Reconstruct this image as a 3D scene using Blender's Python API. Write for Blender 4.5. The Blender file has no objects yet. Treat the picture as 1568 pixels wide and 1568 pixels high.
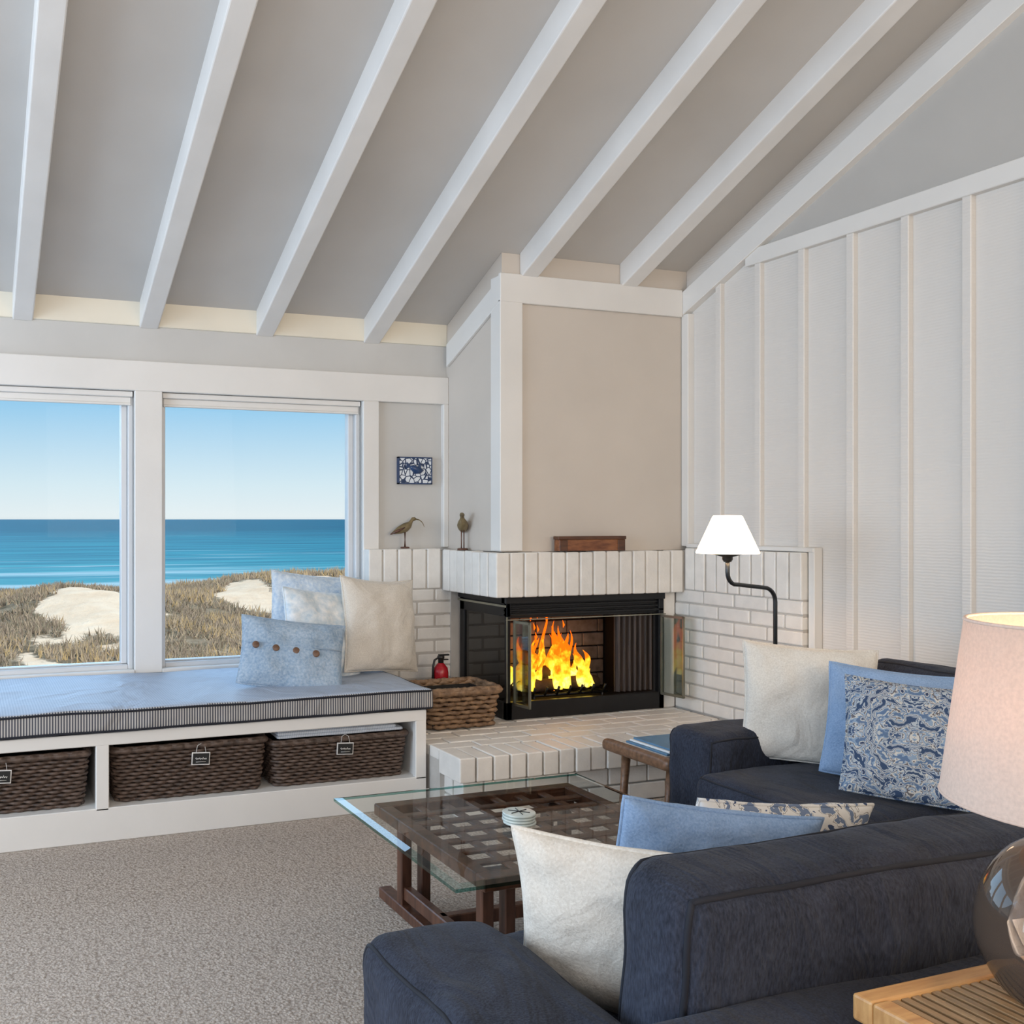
import bpy, math, random
from mathutils import Vector, Matrix, noise
random.seed(4)
pi=math.pi
S=bpy.context.scene
try:
    S.view_settings.view_transform='Standard'
    S.view_settings.look='None'
except Exception: pass

# ---------------------------------------------------------------- materials
def newmat(name):
    m=bpy.data.materials.new(name); m.use_nodes=True
    nt=m.node_tree; b=nt.nodes['Principled BSDF']
    return m,nt,b
def N(nt,t,**k):
    n=nt.nodes.new(t)
    for a,v in k.items(): setattr(n,a,v)
    return n
def c4(c): return (c[0],c[1],c[2],1)
def ramp(nt,stops,fac=None,interp='LINEAR'):
    r=N(nt,'ShaderNodeValToRGB'); r.color_ramp.interpolation=interp
    e=r.color_ramp.elements
    e[0].position=stops[0][0]; e[0].color=c4(stops[0][1])
    e[1].position=stops[-1][0]; e[1].color=c4(stops[-1][1])
    for p,c in stops[1:-1]:
        x=e.new(p); x.color=c4(c)
    if fac is not None: nt.links.new(fac,r.inputs[0])
    return r
def coords(nt,scale=(1,1,1),kind='Object',rot=(0,0,0)):
    tc=N(nt,'ShaderNodeTexCoord'); mp=N(nt,'ShaderNodeMapping')
    mp.inputs['Scale'].default_value=scale; mp.inputs['Rotation'].default_value=rot
    nt.links.new(tc.outputs[kind],mp.inputs[0]); return mp.outputs[0]
def noisetex(nt,vec,scale,detail=3,rough=.5,dist=0):
    n=N(nt,'ShaderNodeTexNoise'); n.inputs['Scale'].default_value=scale
    n.inputs['Detail'].default_value=detail; n.inputs['Roughness'].default_value=rough
    n.inputs['Distortion'].default_value=dist
    nt.links.new(vec,n.inputs['Vector']); return n
def bump(nt,b,h,strength=.3,dist=.01,prev=None):
    n=N(nt,'ShaderNodeBump'); n.inputs['Strength'].default_value=strength
    n.inputs['Distance'].default_value=dist
    if prev is not None: nt.links.new(prev.outputs[0],n.inputs['Normal'])
    nt.links.new(h,n.inputs['Height']); nt.links.new(n.outputs[0],b.inputs['Normal']); return n
def paint(name,col,rough=.5,var=.04,ns=3,bs=.08,scale=(1,1,1),bscale=60):
    m,nt,b=newmat(name); v=coords(nt,scale)
    n=noisetex(nt,v,ns)
    lo=tuple(max(0,c*(1-var)) for c in col); hi=tuple(min(1,c*(1+var)) for c in col)
    r=ramp(nt,[(.3,lo),(.7,hi)],n.outputs[0]); nt.links.new(r.outputs[0],b.inputs['Base Color'])
    b.inputs['Roughness'].default_value=rough
    n2=noisetex(nt,v,bscale,2); bump(nt,b,n2.outputs[0],bs,.004)
    return m
def fabric(name,c1,c2,scale=250,rough=.9,bs=.4,stretch=(1,1,1),sheen=.1,wr=0,wsc=(5,5,5)):
    m,nt,b=newmat(name); v=coords(nt,stretch)
    n=noisetex(nt,v,scale,2,.6); n2=noisetex(nt,v,9,3)
    mx=N(nt,'ShaderNodeMath',operation='MULTIPLY_ADD'); nt.links.new(n2.outputs[0],mx.inputs[0]); mx.inputs[1].default_value=.4
    mm=N(nt,'ShaderNodeMath',operation='MULTIPLY'); nt.links.new(n.outputs[0],mm.inputs[0]); mm.inputs[1].default_value=.7
    nt.links.new(mm.outputs[0],mx.inputs[2])
    r=ramp(nt,[(.35,c1),(.75,c2)],mx.outputs[0]); nt.links.new(r.outputs[0],b.inputs['Base Color'])
    b.inputs['Roughness'].default_value=rough
    b.inputs['Sheen Weight'].default_value=sheen; b.inputs['Specular IOR Level'].default_value=.15
    p=None
    if wr:
        v2=coords(nt,wsc); n3=noisetex(nt,v2,1,3,.5,1.2); p=bump(nt,b,n3.outputs[0],wr,.05)
    bump(nt,b,n.outputs[0],bs,.003,p)
    return m
def wood(name,c1,c2,scale=(3,30,30),rough=.45,ns=3):
    m,nt,b=newmat(name); v=coords(nt,scale)
    n=noisetex(nt,v,ns,5,.6); r=ramp(nt,[(.3,c1),(.7,c2)],n.outputs[0])
    nt.links.new(r.outputs[0],b.inputs['Base Color']); b.inputs['Roughness'].default_value=rough
    bump(nt,b,n.outputs[0],.15,.003); return m
def plain(name,col,rough=.5,metal=0,ns=20):
    m,nt,b=newmat(name); v=coords(nt); n=noisetex(nt,v,ns)
    r=ramp(nt,[(.3,tuple(c*.85 for c in col)),(.7,tuple(min(1,c*1.1) for c in col))],n.outputs[0])
    nt.links.new(r.outputs[0],b.inputs['Base Color'])
    b.inputs['Roughness'].default_value=rough; b.inputs['Metallic'].default_value=metal
    return m
def emis(name,col,st):
    m,nt,b=newmat(name); b.inputs['Base Color'].default_value=c4(col)
    b.inputs['Emission Color'].default_value=c4(col); b.inputs['Emission Strength'].default_value=st
    return m
def thinglass(name,tint=(.95,.98,.97),refl=.08,rough=0.0,smoke=0,smokecol=(.4,.28,.2)):
    m=bpy.data.materials.new(name); m.use_nodes=True; nt=m.node_tree
    nt.nodes.clear(); o=N(nt,'ShaderNodeOutputMaterial'); t=N(nt,'ShaderNodeBsdfTransparent'); g=N(nt,'ShaderNodeBsdfGlossy')
    t.inputs[0].default_value=c4(tint); g.inputs['Roughness'].default_value=rough
    fr=N(nt,'ShaderNodeFresnel'); fr.inputs[0].default_value=1.45
    mx=N(nt,'ShaderNodeMixShader'); ma=N(nt,'ShaderNodeMath',operation='MULTIPLY'); ma.inputs[1].default_value=refl
    nt.links.new(fr.outputs[0],ma.inputs[0]); nt.links.new(ma.outputs[0],mx.inputs[0])
    src=t.outputs[0]
    if smoke:
        d=N(nt,'ShaderNodeBsdfDiffuse'); d.inputs[0].default_value=c4(smokecol); m2=N(nt,'ShaderNodeMixShader'); m2.inputs[0].default_value=smoke
        nt.links.new(t.outputs[0],m2.inputs[1]); nt.links.new(d.outputs[0],m2.inputs[2]); src=m2.outputs[0]
    nt.links.new(src,mx.inputs[1]); nt.links.new(g.outputs[0],mx.inputs[2]); nt.links.new(mx.outputs[0],o.inputs[0])
    return m

M_trim=paint('trim_paint',(.77,.75,.715),.45,.03)
M_beam=paint('beam_paint',(.77,.75,.72),.5,.04,4)
M_ceil=paint('ceiling_paint',(.56,.54,.515),.6,.05,2)
M_panel=paint('panel_paint',(.62,.56,.495),.6,.03)
M_frieze=paint('frieze_paint',(.59,.58,.555),.6,.03)
M_cream=paint('blocking_paint',(.82,.76,.63),.5,.03)
M_gable=paint('gable_paint',(.49,.47,.44),.6,.03)
M_brick=paint('white_painted_brick',(.80,.77,.72),.42,.05,14,.35,bscale=90)
M_mortar=paint('painted_mortar',(.52,.49,.45),.6,.06,14,.4)
m,nt,b=newmat('board_paint'); v=coords(nt); w=N(nt,'ShaderNodeTexWave'); w.bands_direction='Z'
w.inputs['Scale'].default_value=26; w.inputs['Distortion'].default_value=2.5; w.inputs['Detail'].default_value=3
nt.links.new(v,w.inputs[0]); bump(nt,b,w.outputs[0],.14,.005); b.inputs['Roughness'].default_value=.33
n=noisetex(nt,v,2); r=ramp(nt,[(.3,(.72,.685,.64)),(.7,(.75,.715,.67))],n.outputs[0]); nt.links.new(r.outputs[0],b.inputs['Base Color'])
M_board=m
m,nt,b=newmat('loop_carpet'); v=coords(nt,(1,1,1)); vo=N(nt,'ShaderNodeTexVoronoi'); vo.inputs['Scale'].default_value=120
nt.links.new(v,vo.inputs['Vector']); n=noisetex(nt,v,70,3,.7)
a_=N(nt,'ShaderNodeMath',operation='MULTIPLY_ADD'); nt.links.new(vo.outputs['Distance'],a_.inputs[0]); a_.inputs[1].default_value=-.5
nt.links.new(n.outputs[0],a_.inputs[2])
r=ramp(nt,[(.0,(.31,.255,.21)),(.3,(.49,.42,.36)),(.6,(.66,.585,.52))],a_.outputs[0]); nt.links.new(r.outputs[0],b.inputs['Base Color'])
b.inputs['Roughness'].default_value=.95; bump(nt,b,a_.outputs[0],.6,.010); M_carpet=m

M_sofa=fabric('navy_denim',(.012,.014,.022),(.044,.052,.078),260,.85,.5,(1,1,.3),sheen=.06,wr=.45,wsc=(12,4,7))
M_piping=plain('navy_piping',(.008,.010,.018),.8)
M_cream_f=fabric('cream_linen',(.62,.565,.49),(.80,.75,.67),200,wr=.35)
M_blue_f=fabric('blue_linen',(.19,.30,.48),(.33,.45,.64),220,wr=.3)
M_ltblue=fabric('pale_blue_weave',(.38,.50,.64),(.74,.78,.80),60,bs=.7,wr=.2)
M_fuzzy=fabric('fuzzy_blue_white',(.50,.62,.71),(.87,.88,.87),35,bs=.9)
M_bluegrey=fabric('blue_wool',(.20,.30,.42),(.44,.52,.60),90,bs=.7,wr=.2)
def paisley(name,cols,ws=5,vs_=26):
    m,nt,b=newmat(name); tc=N(nt,'ShaderNodeTexCoord'); ab=N(nt,'ShaderNodeVectorMath',operation='ABSOLUTE')
    nt.links.new(tc.outputs['Object'],ab.inputs[0])
    ns=noisetex(nt,ab.outputs[0],14,3)
    ad=N(nt,'ShaderNodeMixRGB'); ad.inputs[0].default_value=.08; nt.links.new(ab.outputs[0],ad.inputs[1]); nt.links.new(ns.outputs['Color'],ad.inputs[2])
    w=N(nt,'ShaderNodeTexWave'); w.wave_type='RINGS'; w.rings_direction='SPHERICAL'; w.inputs['Scale'].default_value=ws
    w.inputs['Distortion'].default_value=5; w.inputs['Detail'].default_value=3; w.inputs['Detail Scale'].default_value=3
    nt.links.new(ad.outputs[0],w.inputs[0])
    vo=N(nt,'ShaderNodeTexVoronoi'); vo.inputs['Scale'].default_value=vs_; nt.links.new(ad.outputs[0],vo.inputs['Vector'])
    mx=N(nt,'ShaderNodeMath',operation='MULTIPLY_ADD'); nt.links.new(vo.outputs['Distance'],mx.inputs[0]); mx.inputs[1].default_value=.55
    mm=N(nt,'ShaderNodeMath',operation='MULTIPLY'); nt.links.new(w.outputs[0],mm.inputs[0]); mm.inputs[1].default_value=.7
    nt.links.new(mm.outputs[0],mx.inputs[2])
    r=ramp(nt,cols,mx.outputs[0],'CONSTANT'); nt.links.new(r.outputs[0],b.inputs['Base Color']); b.inputs['Roughness'].default_value=.9
    return m
M_paisley=paisley('paisley_print',[(0,(.03,.05,.11)),(.16,(.46,.47,.46)),(.24,(.10,.16,.27)),(.34,(.24,.32,.42)),(.42,(.55,.53,.49)),(.50,(.13,.12,.13)),(.58,(.30,.38,.48)),(.68,(.52,.51,.47)),(.76,(.05,.09,.18)),(.86,(.40,.44,.47)),(.95,(.03,.06,.13))],8,42)
M_floral=paisley('floral_print',[(0,(.05,.08,.16)),(.2,(.72,.70,.66)),(.62,(.75,.73,.69)),(.7,(.30,.28,.26)),(.8,(.72,.70,.66)),(.9,(.15,.2,.3))],9,48)
def ticking(name,base,stripe,scale,amt):
    m,nt,b=newmat(name); v=coords(nt); w=N(nt,'ShaderNodeTexWave'); w.bands_direction='X'; w.inputs['Scale'].default_value=scale
    nt.links.new(v,w.inputs[0]); r=ramp(nt,[(.40,stripe),(.6,base)],w.outputs[0])
    n=noisetex(nt,v,150); mx=N(nt,'ShaderNodeMixRGB'); mx.inputs[0].default_value=amt; mx.inputs[1].default_value=c4(base)
    nt.links.new(r.outputs[0],mx.inputs[2]); nt.links.new(mx.outputs[0],b.inputs['Base Color']); b.inputs['Roughness'].default_value=.6
    v2=coords(nt,(4,4,4)); n3=noisetex(nt,v2,1,3,.5,1.0); p=bump(nt,b,n3.outputs[0],.5,.05)
    bump(nt,b,n.outputs[0],.2,.003,p); return m
M_tick_side=ticking('ticking_stripe_side',(.50,.48,.45),(.06,.065,.09),30,1)
M_tick_top=ticking('ticking_stripe_top',(.44,.50,.60),(.26,.34,.46),30,.45)  # bluer copy for the top: blue window sheen put into the colour
M_wicker=wood('dark_wicker',(.040,.025,.018),(.15,.10,.075),(1,1,1),.5,40)
M_rattan=wood('brown_rattan',(.10,.055,.03),(.35,.22,.125),(1,1,1),.55,30)
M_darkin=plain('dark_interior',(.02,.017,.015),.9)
M_blackmetal=plain('black_steel',(.012,.012,.013),.4,.3)
M_mesh=wood('mesh_screen_curtain',(.014,.011,.010),(.09,.065,.055),(1,1,.05),.6,60)
M_firebrick=paint('firebrick',(.27,.23,.20),.8,.3,20)
M_brass=plain('brushed_edge',(.35,.34,.27),.35,.8)
M_log=wood('charred_log',(.015,.01,.008),(.12,.06,.03),(1,1,1),.9,12)
M_ember=emis('ember',(1,.25,.03),4)
M_darkwood=wood('hatch_teak',(.045,.017,.009),(.17,.07,.035),(6,6,6),.32,5)
M_legwood=wood('mahogany_legs',(.05,.02,.012),(.14,.06,.035),(20,20,2),.35,3)
M_boxwood=wood('carved_box_wood',(.12,.035,.015),(.33,.13,.05),(4,20,20),.45)
M_honey=wood('honey_oak',(.40,.20,.07),(.60,.35,.14),(3,30,10),.4)
M_slat=wood('slat_wood',(.20,.12,.055),(.38,.25,.13),(30,3,10),.4)
M_stoolwood=wood('driftwood_brown',(.10,.05,.025),(.25,.13,.07),(3,20,20),.4)
M_lampmetal=plain('gunmetal',(.05,.055,.06),.35,.8)
M_red=plain('red_enamel',(.42,.01,.02),.25)
M_blackplastic=plain('black_plastic',(.012,.012,.012),.4)
M_bird=wood('painted_bird_wood',(.11,.08,.035),(.27,.20,.10),(8,8,8),.45)
M_paper=paint('paper',(.8,.8,.78),.7,.02)
M_bluecover=plain('magazine_cover',(.10,.22,.36),.4)
M_marble=paint('marble_coaster',(.62,.68,.64),.3,.15,25)
M_vinyl=paint('window_vinyl',(.66,.67,.68),.4,.02)
M_wglass=thinglass('window_glass',(.975,.985,.985),.05)
M_doorglass=thinglass('firedoor_glass',(.86,.89,.88),.7)
M_sideglass=thinglass('firebox_side_glass',(.25,.26,.27),1.6)
M_tableglass=thinglass('table_glass',(.93,.97,.96),.65)
M_bev=thinglass('table_glass_bevel',(.62,.82,.80),1.6)
M_tableedge=thinglass('table_glass_edge',(.22,.50,.47),1.6,.05)
M_jar=thinglass('smoked_jar_glass',(.97,.93,.90),1.1,0,.13,(.60,.42,.31))
M_chalk=plain('chalk_label',(.012,.012,.012),.7)
M_tag=plain('tag_white',(.75,.73,.70),.7)
M_cloth=ticking('folded_cloth',(.60,.64,.70),(.35,.42,.50),40,.6)
M_button=wood('button_wood',(.10,.05,.03),(.22,.12,.07),(9,9,9),.4)

# ---------------------------------------------------------------- builders
def group(name,loc=(0,0,0)):
    e=bpy.data.objects.new(name,None); e.empty_display_size=.1; e.location=loc
    S.collection.objects.link(e); return e
class MB:
    def __init__(s): s.v=[];s.f=[];s.m=[];s.s=[]
    def add(s,vs,fs,mi=0,sm=False,M=None):
        o=len(s.v)
        for p in vs:
            p=Vector(p); s.v.append(tuple(M@p) if M is not None else tuple(p))
        for f in fs: s.f.append(tuple(i+o for i in f)); s.m.append(mi); s.s.append(sm)
    def box(s,x0,x1,y0,y1,z0,z1,mi=0,M=None):
        vs=[(x0,y0,z0),(x1,y0,z0),(x1,y1,z0),(x0,y1,z0),(x0,y0,z1),(x1,y0,z1),(x1,y1,z1),(x0,y1,z1)]
        fs=[(0,3,2,1),(4,5,6,7),(0,1,5,4),(1,2,6,5),(2,3,7,6),(3,0,4,7)]
        s.add(vs,fs,mi,False,M)
    def prismX(s,prof,x0,x1,mi=0):
        n=len(prof); vs=[(x0,y,z) for y,z in prof]+[(x1,y,z) for y,z in prof]
        fs=[tuple(range(n)),tuple(range(2*n-1,n-1,-1))]+[(i,i+n,(i+1)%n+n,(i+1)%n) for i in range(n)]
        s.add(vs,fs,mi)
    def tube(s,pts,r,n=8,mi=0,closed=False,flat=1.0,M=None):
        pts=[Vector(p) for p in pts]; L=len(pts); vs=[];fs=[]
        rr=r if isinstance(r,(list,tuple)) else [r]*L
        up=None
        for i in range(L):
            a=pts[(i-1)%L] if (closed or i>0) else pts[i]; b=pts[(i+1)%L] if (closed or i<L-1) else pts[i]
            t=(b-a); t=t.normalized() if t.length>1e-9 else Vector((0,0,1))
            if up is None:
                up=Vector((0,0,1)) if abs(t.z)<.9 else Vector((0,1,0))
            side=t.cross(up)
            if side.length<1e-6: side=t.cross(Vector((1,0,0)))
            side.normalize(); up2=side.cross(t).normalized(); up=up2
            for k in range(n):
                an=2*pi*k/n; vs.append(pts[i]+side*(math.cos(an)*rr[i])+up2*(math.sin(an)*rr[i]*flat))
        for i in range(L if closed else L-1):
            j=(i+1)%L
            for k in range(n):
                k2=(k+1)%n; fs.append((i*n+k,i*n+k2,j*n+k2,j*n+k))
        if not closed:
            fs.append(tuple(range(n-1,-1,-1))); fs.append(tuple((L-1)*n+k for k in range(n)))
        s.add(vs,fs,mi,True,M)
    def lathe(s,prof,c=(0,0,0),n=32,mi=0,M=None,cap=True):
        vs=[];fs=[];L=len(prof)
        for r,z in prof:
            for k in range(n):
                a=2*pi*k/n; vs.append((c[0]+r*math.cos(a),c[1]+r*math.sin(a),c[2]+z))
        for i in range(L-1):
            for k in range(n):
                k2=(k+1)%n; fs.append((i*n+k,i*n+k2,(i+1)*n+k2,(i+1)*n+k))
        if cap:
            fs.append(tuple(range(n-1,-1,-1))); fs.append(tuple((L-1)*n+k for k in range(n)))
        s.add(vs,fs,mi,True,M)
    def soft(s,x0,x1,y0,y1,z0,z1,r=.04,puff=(0,0,0),amp=0,freq=4,n=14,mi=0,M=None,seed=0,pipe=None,pmi=1,pr=.006):
        c=Vector(((x0+x1)/2,(y0+y1)/2,(z0+z1)/2)); h=Vector(((x1-x0)/2,(y1-y0)/2,(z1-z0)/2))
        r=min(r,min(h)*.98)
        def mp(u,v,w):
            p=Vector((u*h.x,v*h.y,w*h.z)); q=Vector([max(-(h[i]-r),min(h[i]-r,p[i])) for i in range(3)])
            d=p-q
            if d.length>1e-9: p=q+d.normalized()*r
            U=[(1-u*u),(1-v*v),(1-w*w)]; uvw=(u,v,w)
            for i in range(3):
                o=[U[j] for j in range(3) if j!=i]
                p[i]+=uvw[i]*puff[i]*(o[0]*o[1])**.6 if abs(uvw[i])>0 else 0
            p=p+c
            if amp:
                nv=noise.noise_vector(p*freq+Vector((seed*7.3,seed*3.1,0)))+.5*noise.noise_vector(p*freq*2.7+Vector((seed,0,9)))
                p=p+nv*amp
            return p
        idx={};vs=[];fs=[]
        def g(i,j,k):
            key=(i,j,k)
            if key not in idx:
                t=lambda q:math.sin((2*q/n-1)*pi/2)
                idx[key]=len(vs); vs.append(mp(t(i),t(j),t(k)))
            return idx[key]
        for a in range(n):
            for b_ in range(n):
                fs.append((g(a,b_,0),g(a,b_+1,0),g(a+1,b_+1,0),g(a+1,b_,0)))
                fs.append((g(a,b_,n),g(a+1,b_,n),g(a+1,b_+1,n),g(a,b_+1,n)))
                fs.append((g(a,0,b_),g(a+1,0,b_),g(a+1,0,b_+1),g(a,0,b_+1)))
                fs.append((g(a,n,b_),g(a,n,b_+1),g(a+1,n,b_+1),g(a+1,n,b_)))
                fs.append((g(0,a,b_),g(0,a,b_+1),g(0,a+1,b_+1),g(0,a+1,b_)))
                fs.append((g(n,a,b_),g(n,a+1,b_),g(n,a+1,b_+1),g(n,a,b_+1)))
        s.add(vs,fs,mi,True,M)
        if pipe is not None:
            K=18
            for sg in (-1,1):
                pts=[]
                for e in range(4):
                    for q in range(K):
                        t=math.sin((2*q/K-1)*pi/2)
                        a,b_=[(t,-1),(1,t),(-t,1),(-1,-t)][e]
                        uvw=[0,0,0]; o=[i for i in range(3) if i!=pipe]
                        uvw[pipe]=sg; uvw[o[0]]=a; uvw[o[1]]=b_
                        pts.append(mp(*uvw))
                s.tube(pts,pr,6,pmi,True,M=M)
    def build(s,name,mats,parent=None,bevel=0,matrix=None,segs=1):
        me=bpy.data.meshes.new(name); me.from_pydata(s.v,[],s.f); me.update()
        for m_ in mats: me.materials.append(m_)
        for i,p in enumerate(me.polygons): p.material_index=s.m[i]; p.use_smooth=s.s[i]
        ob=bpy.data.objects.new(name,me); S.collection.objects.link(ob)
        if bevel:
            bm=ob.modifiers.new('b','BEVEL'); bm.width=bevel; bm.segments=segs; bm.limit_method='ANGLE'; bm.angle_limit=.6
        if matrix is not None: ob.matrix_world=matrix
        if parent is not None:
            ob.parent=parent; ob.matrix_parent_inverse=Matrix.Translation(-Vector(parent.location))
        return ob
def boxobj(name,x0,x1,y0,y1,z0,z1,mat,parent=None,bevel=.003):
    b_=MB(); b_.box(x0,x1,y0,y1,z0,z1); return b_.build(name,[mat],parent,bevel)

# ---------------------------------------------------------------- dimensions
YW=4.70; XR=3.57; XC=2.463; YC=4.125; SL=.44; ZC=2.28; ZB=2.16; ZT=2.04
XL=-3.6; YB=-3.2
def zc(y): return ZC+SL*(YW-y)
def zb(y): return ZB+SL*(YW-y)
def zt(y): return ZT+SL*(YW-y)

cd=bpy.data.cameras.new('camera'); cam=bpy.data.objects.new('camera',cd); S.collection.objects.link(cam)
cd.sensor_width=36; cd.lens=36*1491/1568; cd.shift_x=(784-480)/1568; cd.shift_y=11/1568; cd.clip_end=60000; cd.clip_start=.05
cam.location=(0,0,1.24); cam.rotation_euler=(pi/2,0,-math.radians(19.9)); S.camera=cam

# ---- room shell
boxobj('floor',XL,XR+.15,YB,YW+.15,-.12,0,M_carpet,bevel=0)
b_=MB(); b_.prismX([(YB-.1,zc(YB-.1)),(YW+.7,zc(YW+.7)),(YW+.7,zc(YW+.7)+.18),(YB-.1,zc(YB-.1)+.18)],XL-.1,XR+.25); b_.build('ceiling',[M_ceil])
b_=MB()
WINS=[(-1.48,-.41),(-.28,.782),(.915,1.967)]; WZ0,WZ1=.515,1.856  # leftmost opening is out of view, added to let in more light
b_.box(XL,XR+.13,YW,YW+.15,0,WZ0); b_.box(XL,XR+.13,YW,YW+.15,WZ1,ZC-.005)
xs=[XL]+[q for w_ in WINS for q in w_]+[XR+.13]
for i in range(0,len(xs),2): b_.box(xs[i],xs[i+1],YW,YW+.15,WZ0,WZ1)
b_.build('wall_window',[M_frieze])
b_=MB(); b_.prismX([(YB,0),(YW,0),(YW,zc(YW)+.05),(YB,zc(YB)+.05)],XR,XR+.13); b_.build('wall_right',[M_board])
b_=MB(); b_.prismX([(YB,0),(YW,0),(YW,zc(YW)+.05),(YB,zc(YB)+.05)],XL-.1,XL); b_.build('wall_left',[M_panel])
boxobj('wall_back',XL,XR,YB-.1,YB,0,zc(YB)+.03,M_panel,bevel=0)
b_=MB(); yg=YW-(2.50-ZT)/SL
b_.prismX([(YB,2.50),(yg,2.50),(YB,zt(YB)+.02)],XR-.006,XR+.01); b_.build('wall_right_gable',[M_gable])
b_=MB()
y=3.875
while y>-3.1:
    top=min(2.46,zt(y)+.02); b_.box(XR-.026,XR+.01,y-.018,y+.018,.0,top); y-=.255
b_.build('trim_battens',[M_board],bevel=.003)
b_=MB(); b_.box(XR-.034,XR+.01,YB,YW-(2.485-ZT)/SL,2.45,2.525); b_.build('trim_rail',[M_trim],bevel=.003)
b_=MB(); b_.prismX([(YB,zt(YB)),(YC,zt(YC)),(YC,zb(YC)),(YB,zb(YB))],XR-.045,XR+.01); b_.build('trim_rafter',[M_trim],bevel=.003)
boxobj('trim_corner',XR-.04,XR+.01,YC-.055,YC-.005,1.10,zt(YC)+.01,M_trim)
for i in range(-6,6):
    xc=.269+.585*i
    ye=YC if i>=4 else YW
    b_=MB(); b_.prismX([(YB,zb(YB)),(ye,zb(ye)),(ye,zc(ye)+.03),(YB,zc(YB)+.03)],xc-.046,xc+.046)
    b_.build('ceiling_beam',[M_beam],bevel=.006,segs=2)
boxobj('trim_blocking',XL,XC,YW-.012,YW+.01,ZB+.01,ZC+.01,M_cream)
boxobj('trim_header',XL,XC,YW-.03,YW+.01,1.856,2.0,M_trim)
boxobj('trim_post_right',1.967,2.056,YW-.03,YW+.01,.50,1.856,M_trim)
boxobj('trim_post_mid',.782,.915,YW-.03,YW+.01,.50,1.856,M_trim)
boxobj('trim_post_left',-.41,-.28,YW-.03,YW+.01,.50,1.856,M_trim)
boxobj('trim_corner_left',XC-.03,XC,YW-.03,YW+.01,1.09,1.856,M_trim)
for i,(x0,x1) in enumerate(WINS[::-1]):
    g=group('window_%d'%(i+1),((x0+x1)/2,YW+.08,WZ0))
    b_=MB(); fw=.024
    ya,yb_=YW+.02,YW+.09
    b_.box(x0,x0+fw,ya,yb_,WZ0,WZ1); b_.box(x1-fw,x1,ya,yb_,WZ0,WZ1)
    b_.box(x0+fw,x1-fw,ya,yb_,WZ0,WZ0+fw); b_.box(x0+fw,x1-fw,ya,yb_,WZ1-fw,WZ1)
    b_.box(x1-fw-.030,x1-fw,YW+.05,YW+.1,WZ0+fw,WZ1-fw)
    b_.box(x0+fw,x1-fw,YW+.05,YW+.1,WZ0+fw,WZ0+fw+.008)
    b_.build('frame',[M_vinyl],g,.004)
    boxobj('glass',x0+fw,x1-fw,YW+.07,YW+.074,WZ0+fw,WZ1-fw,M_wglass,g,0)
    b_=MB(); b_.box(x0+.006,x1-.006,YW-.005,YW+.045,WZ1-.028,WZ1-.002); b_.box(x0+.012,x1-.012,YW+.012,YW+.02,WZ1-.058,WZ1-.028); b_.box(x0+.012,x1-.012,YW+.008,YW+.024,WZ1-.068,WZ1-.056)
    b_.build('roller_shade',[M_trim],g,.003)
    boxobj('sill',x0,x1,YW-.035,YW+.02,WZ0-.02,WZ0+.004,M_trim,g)

# ---- chimney breast
g=group('chimney_breast',(3.0,4.4,1.08))
b_=MB(); b_.prismX([(YC,1.081),(YW-.001,1.081),(YW-.001,zc(YW)-.001),(YC,zc(YC)-.001)],XC,XR-.001); b_.build('plaster_body',[M_panel],g)
b_=MB()
b_.box(XC-.02,XR-.045,YC-.022,YC,2.29,2.43)
b_.box(XC-.02,2.568,YC-.020,YC,1.085,2.30)
b_.box(3.535,XR-.01,YC-.020,YC,1.10,2.30)
b_.box(XC-.018,XC,YC-.018,YC+.075,1.085,2.42)
b_.prismX([(YC-.02,zt(YC)),(YW-.035,zt(YW-.035)),(YW-.035,zb(YW-.035)),(YC-.02,zb(YC))],XC-.019,XC)
b_.build('casing',[M_trim],g,.003)

# ---- brick fireplace
fp=group('brick_fireplace',(2.9,4.1,0))
def bricks_wall(mb,axis,face,a0,a1,z0,z1,depth,bl=.205,bh=.068,j=.008):
    rows=max(1,round((z1-z0)/bh)); h=(z1-z0)/rows
    for r_ in range(rows):
        off=(bl/2 if r_%2 else 0); p=a0-off
        while p<a1-1e-4:
            s0=max(a0,p)+j/2; s1=min(a1,p+bl)-j/2
            if s1-s0>.015:
                jit=random.uniform(-.002,.002)
                if axis=='x': mb.box(s0,s1,face+jit,face+depth,z0+r_*h+j/2,z0+(r_+1)*h-j/2)
                else: mb.box(face+jit,face+depth,s0,s1,z0+r_*h+j/2,z0+(r_+1)*h-j/2)
            p+=bl
def soldiers(mb,axis,face,a0,a1,z0,z1,depth,pitch=.0785,j=.008):
    n=max(1,round((a1-a0)/pitch)); p=(a1-a0)/n
    for i in range(n):
        jit=random.uniform(-.002,.003); zj=random.uniform(-.002,.002)
        s0=a0+i*p+j/2; s1=a0+(i+1)*p-j/2
        if axis=='x': mb.box(s0,s1,face+jit,face+depth,z0,z1+zj)
        else: mb.box(face+jit,face+depth,s0,s1,z0,z1+zj)
XLg=2.385; YLg=4.05; XP=3.487; YP=3.304; ZL0=.865; ZL1=1.08; ZH=.265
b_=MB()
soldiers(b_,'x',YLg,XLg,XP,ZL0,ZL1,.075)
soldiers(b_,'y',XLg,YLg+.076,4.60,ZL0,ZL1,.075)
soldiers(b_,'x',4.605,1.966,XLg,ZL0+.01,ZL1+.005,.09)
soldiers(b_,'y',XP,YP,YLg,ZL0+.015,ZL1+.012,.08)
bricks_wall(b_,'x',4.61,1.94,2.56,ZH,ZL0+.01,.085)
bricks_wall(b_,'y',XP+.005,YP,4.13,ZH,ZL0+.015,.075)
bricks_wall(b_,'y',XP+.005,YP,3.51,0.0,ZH,.075)
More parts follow.
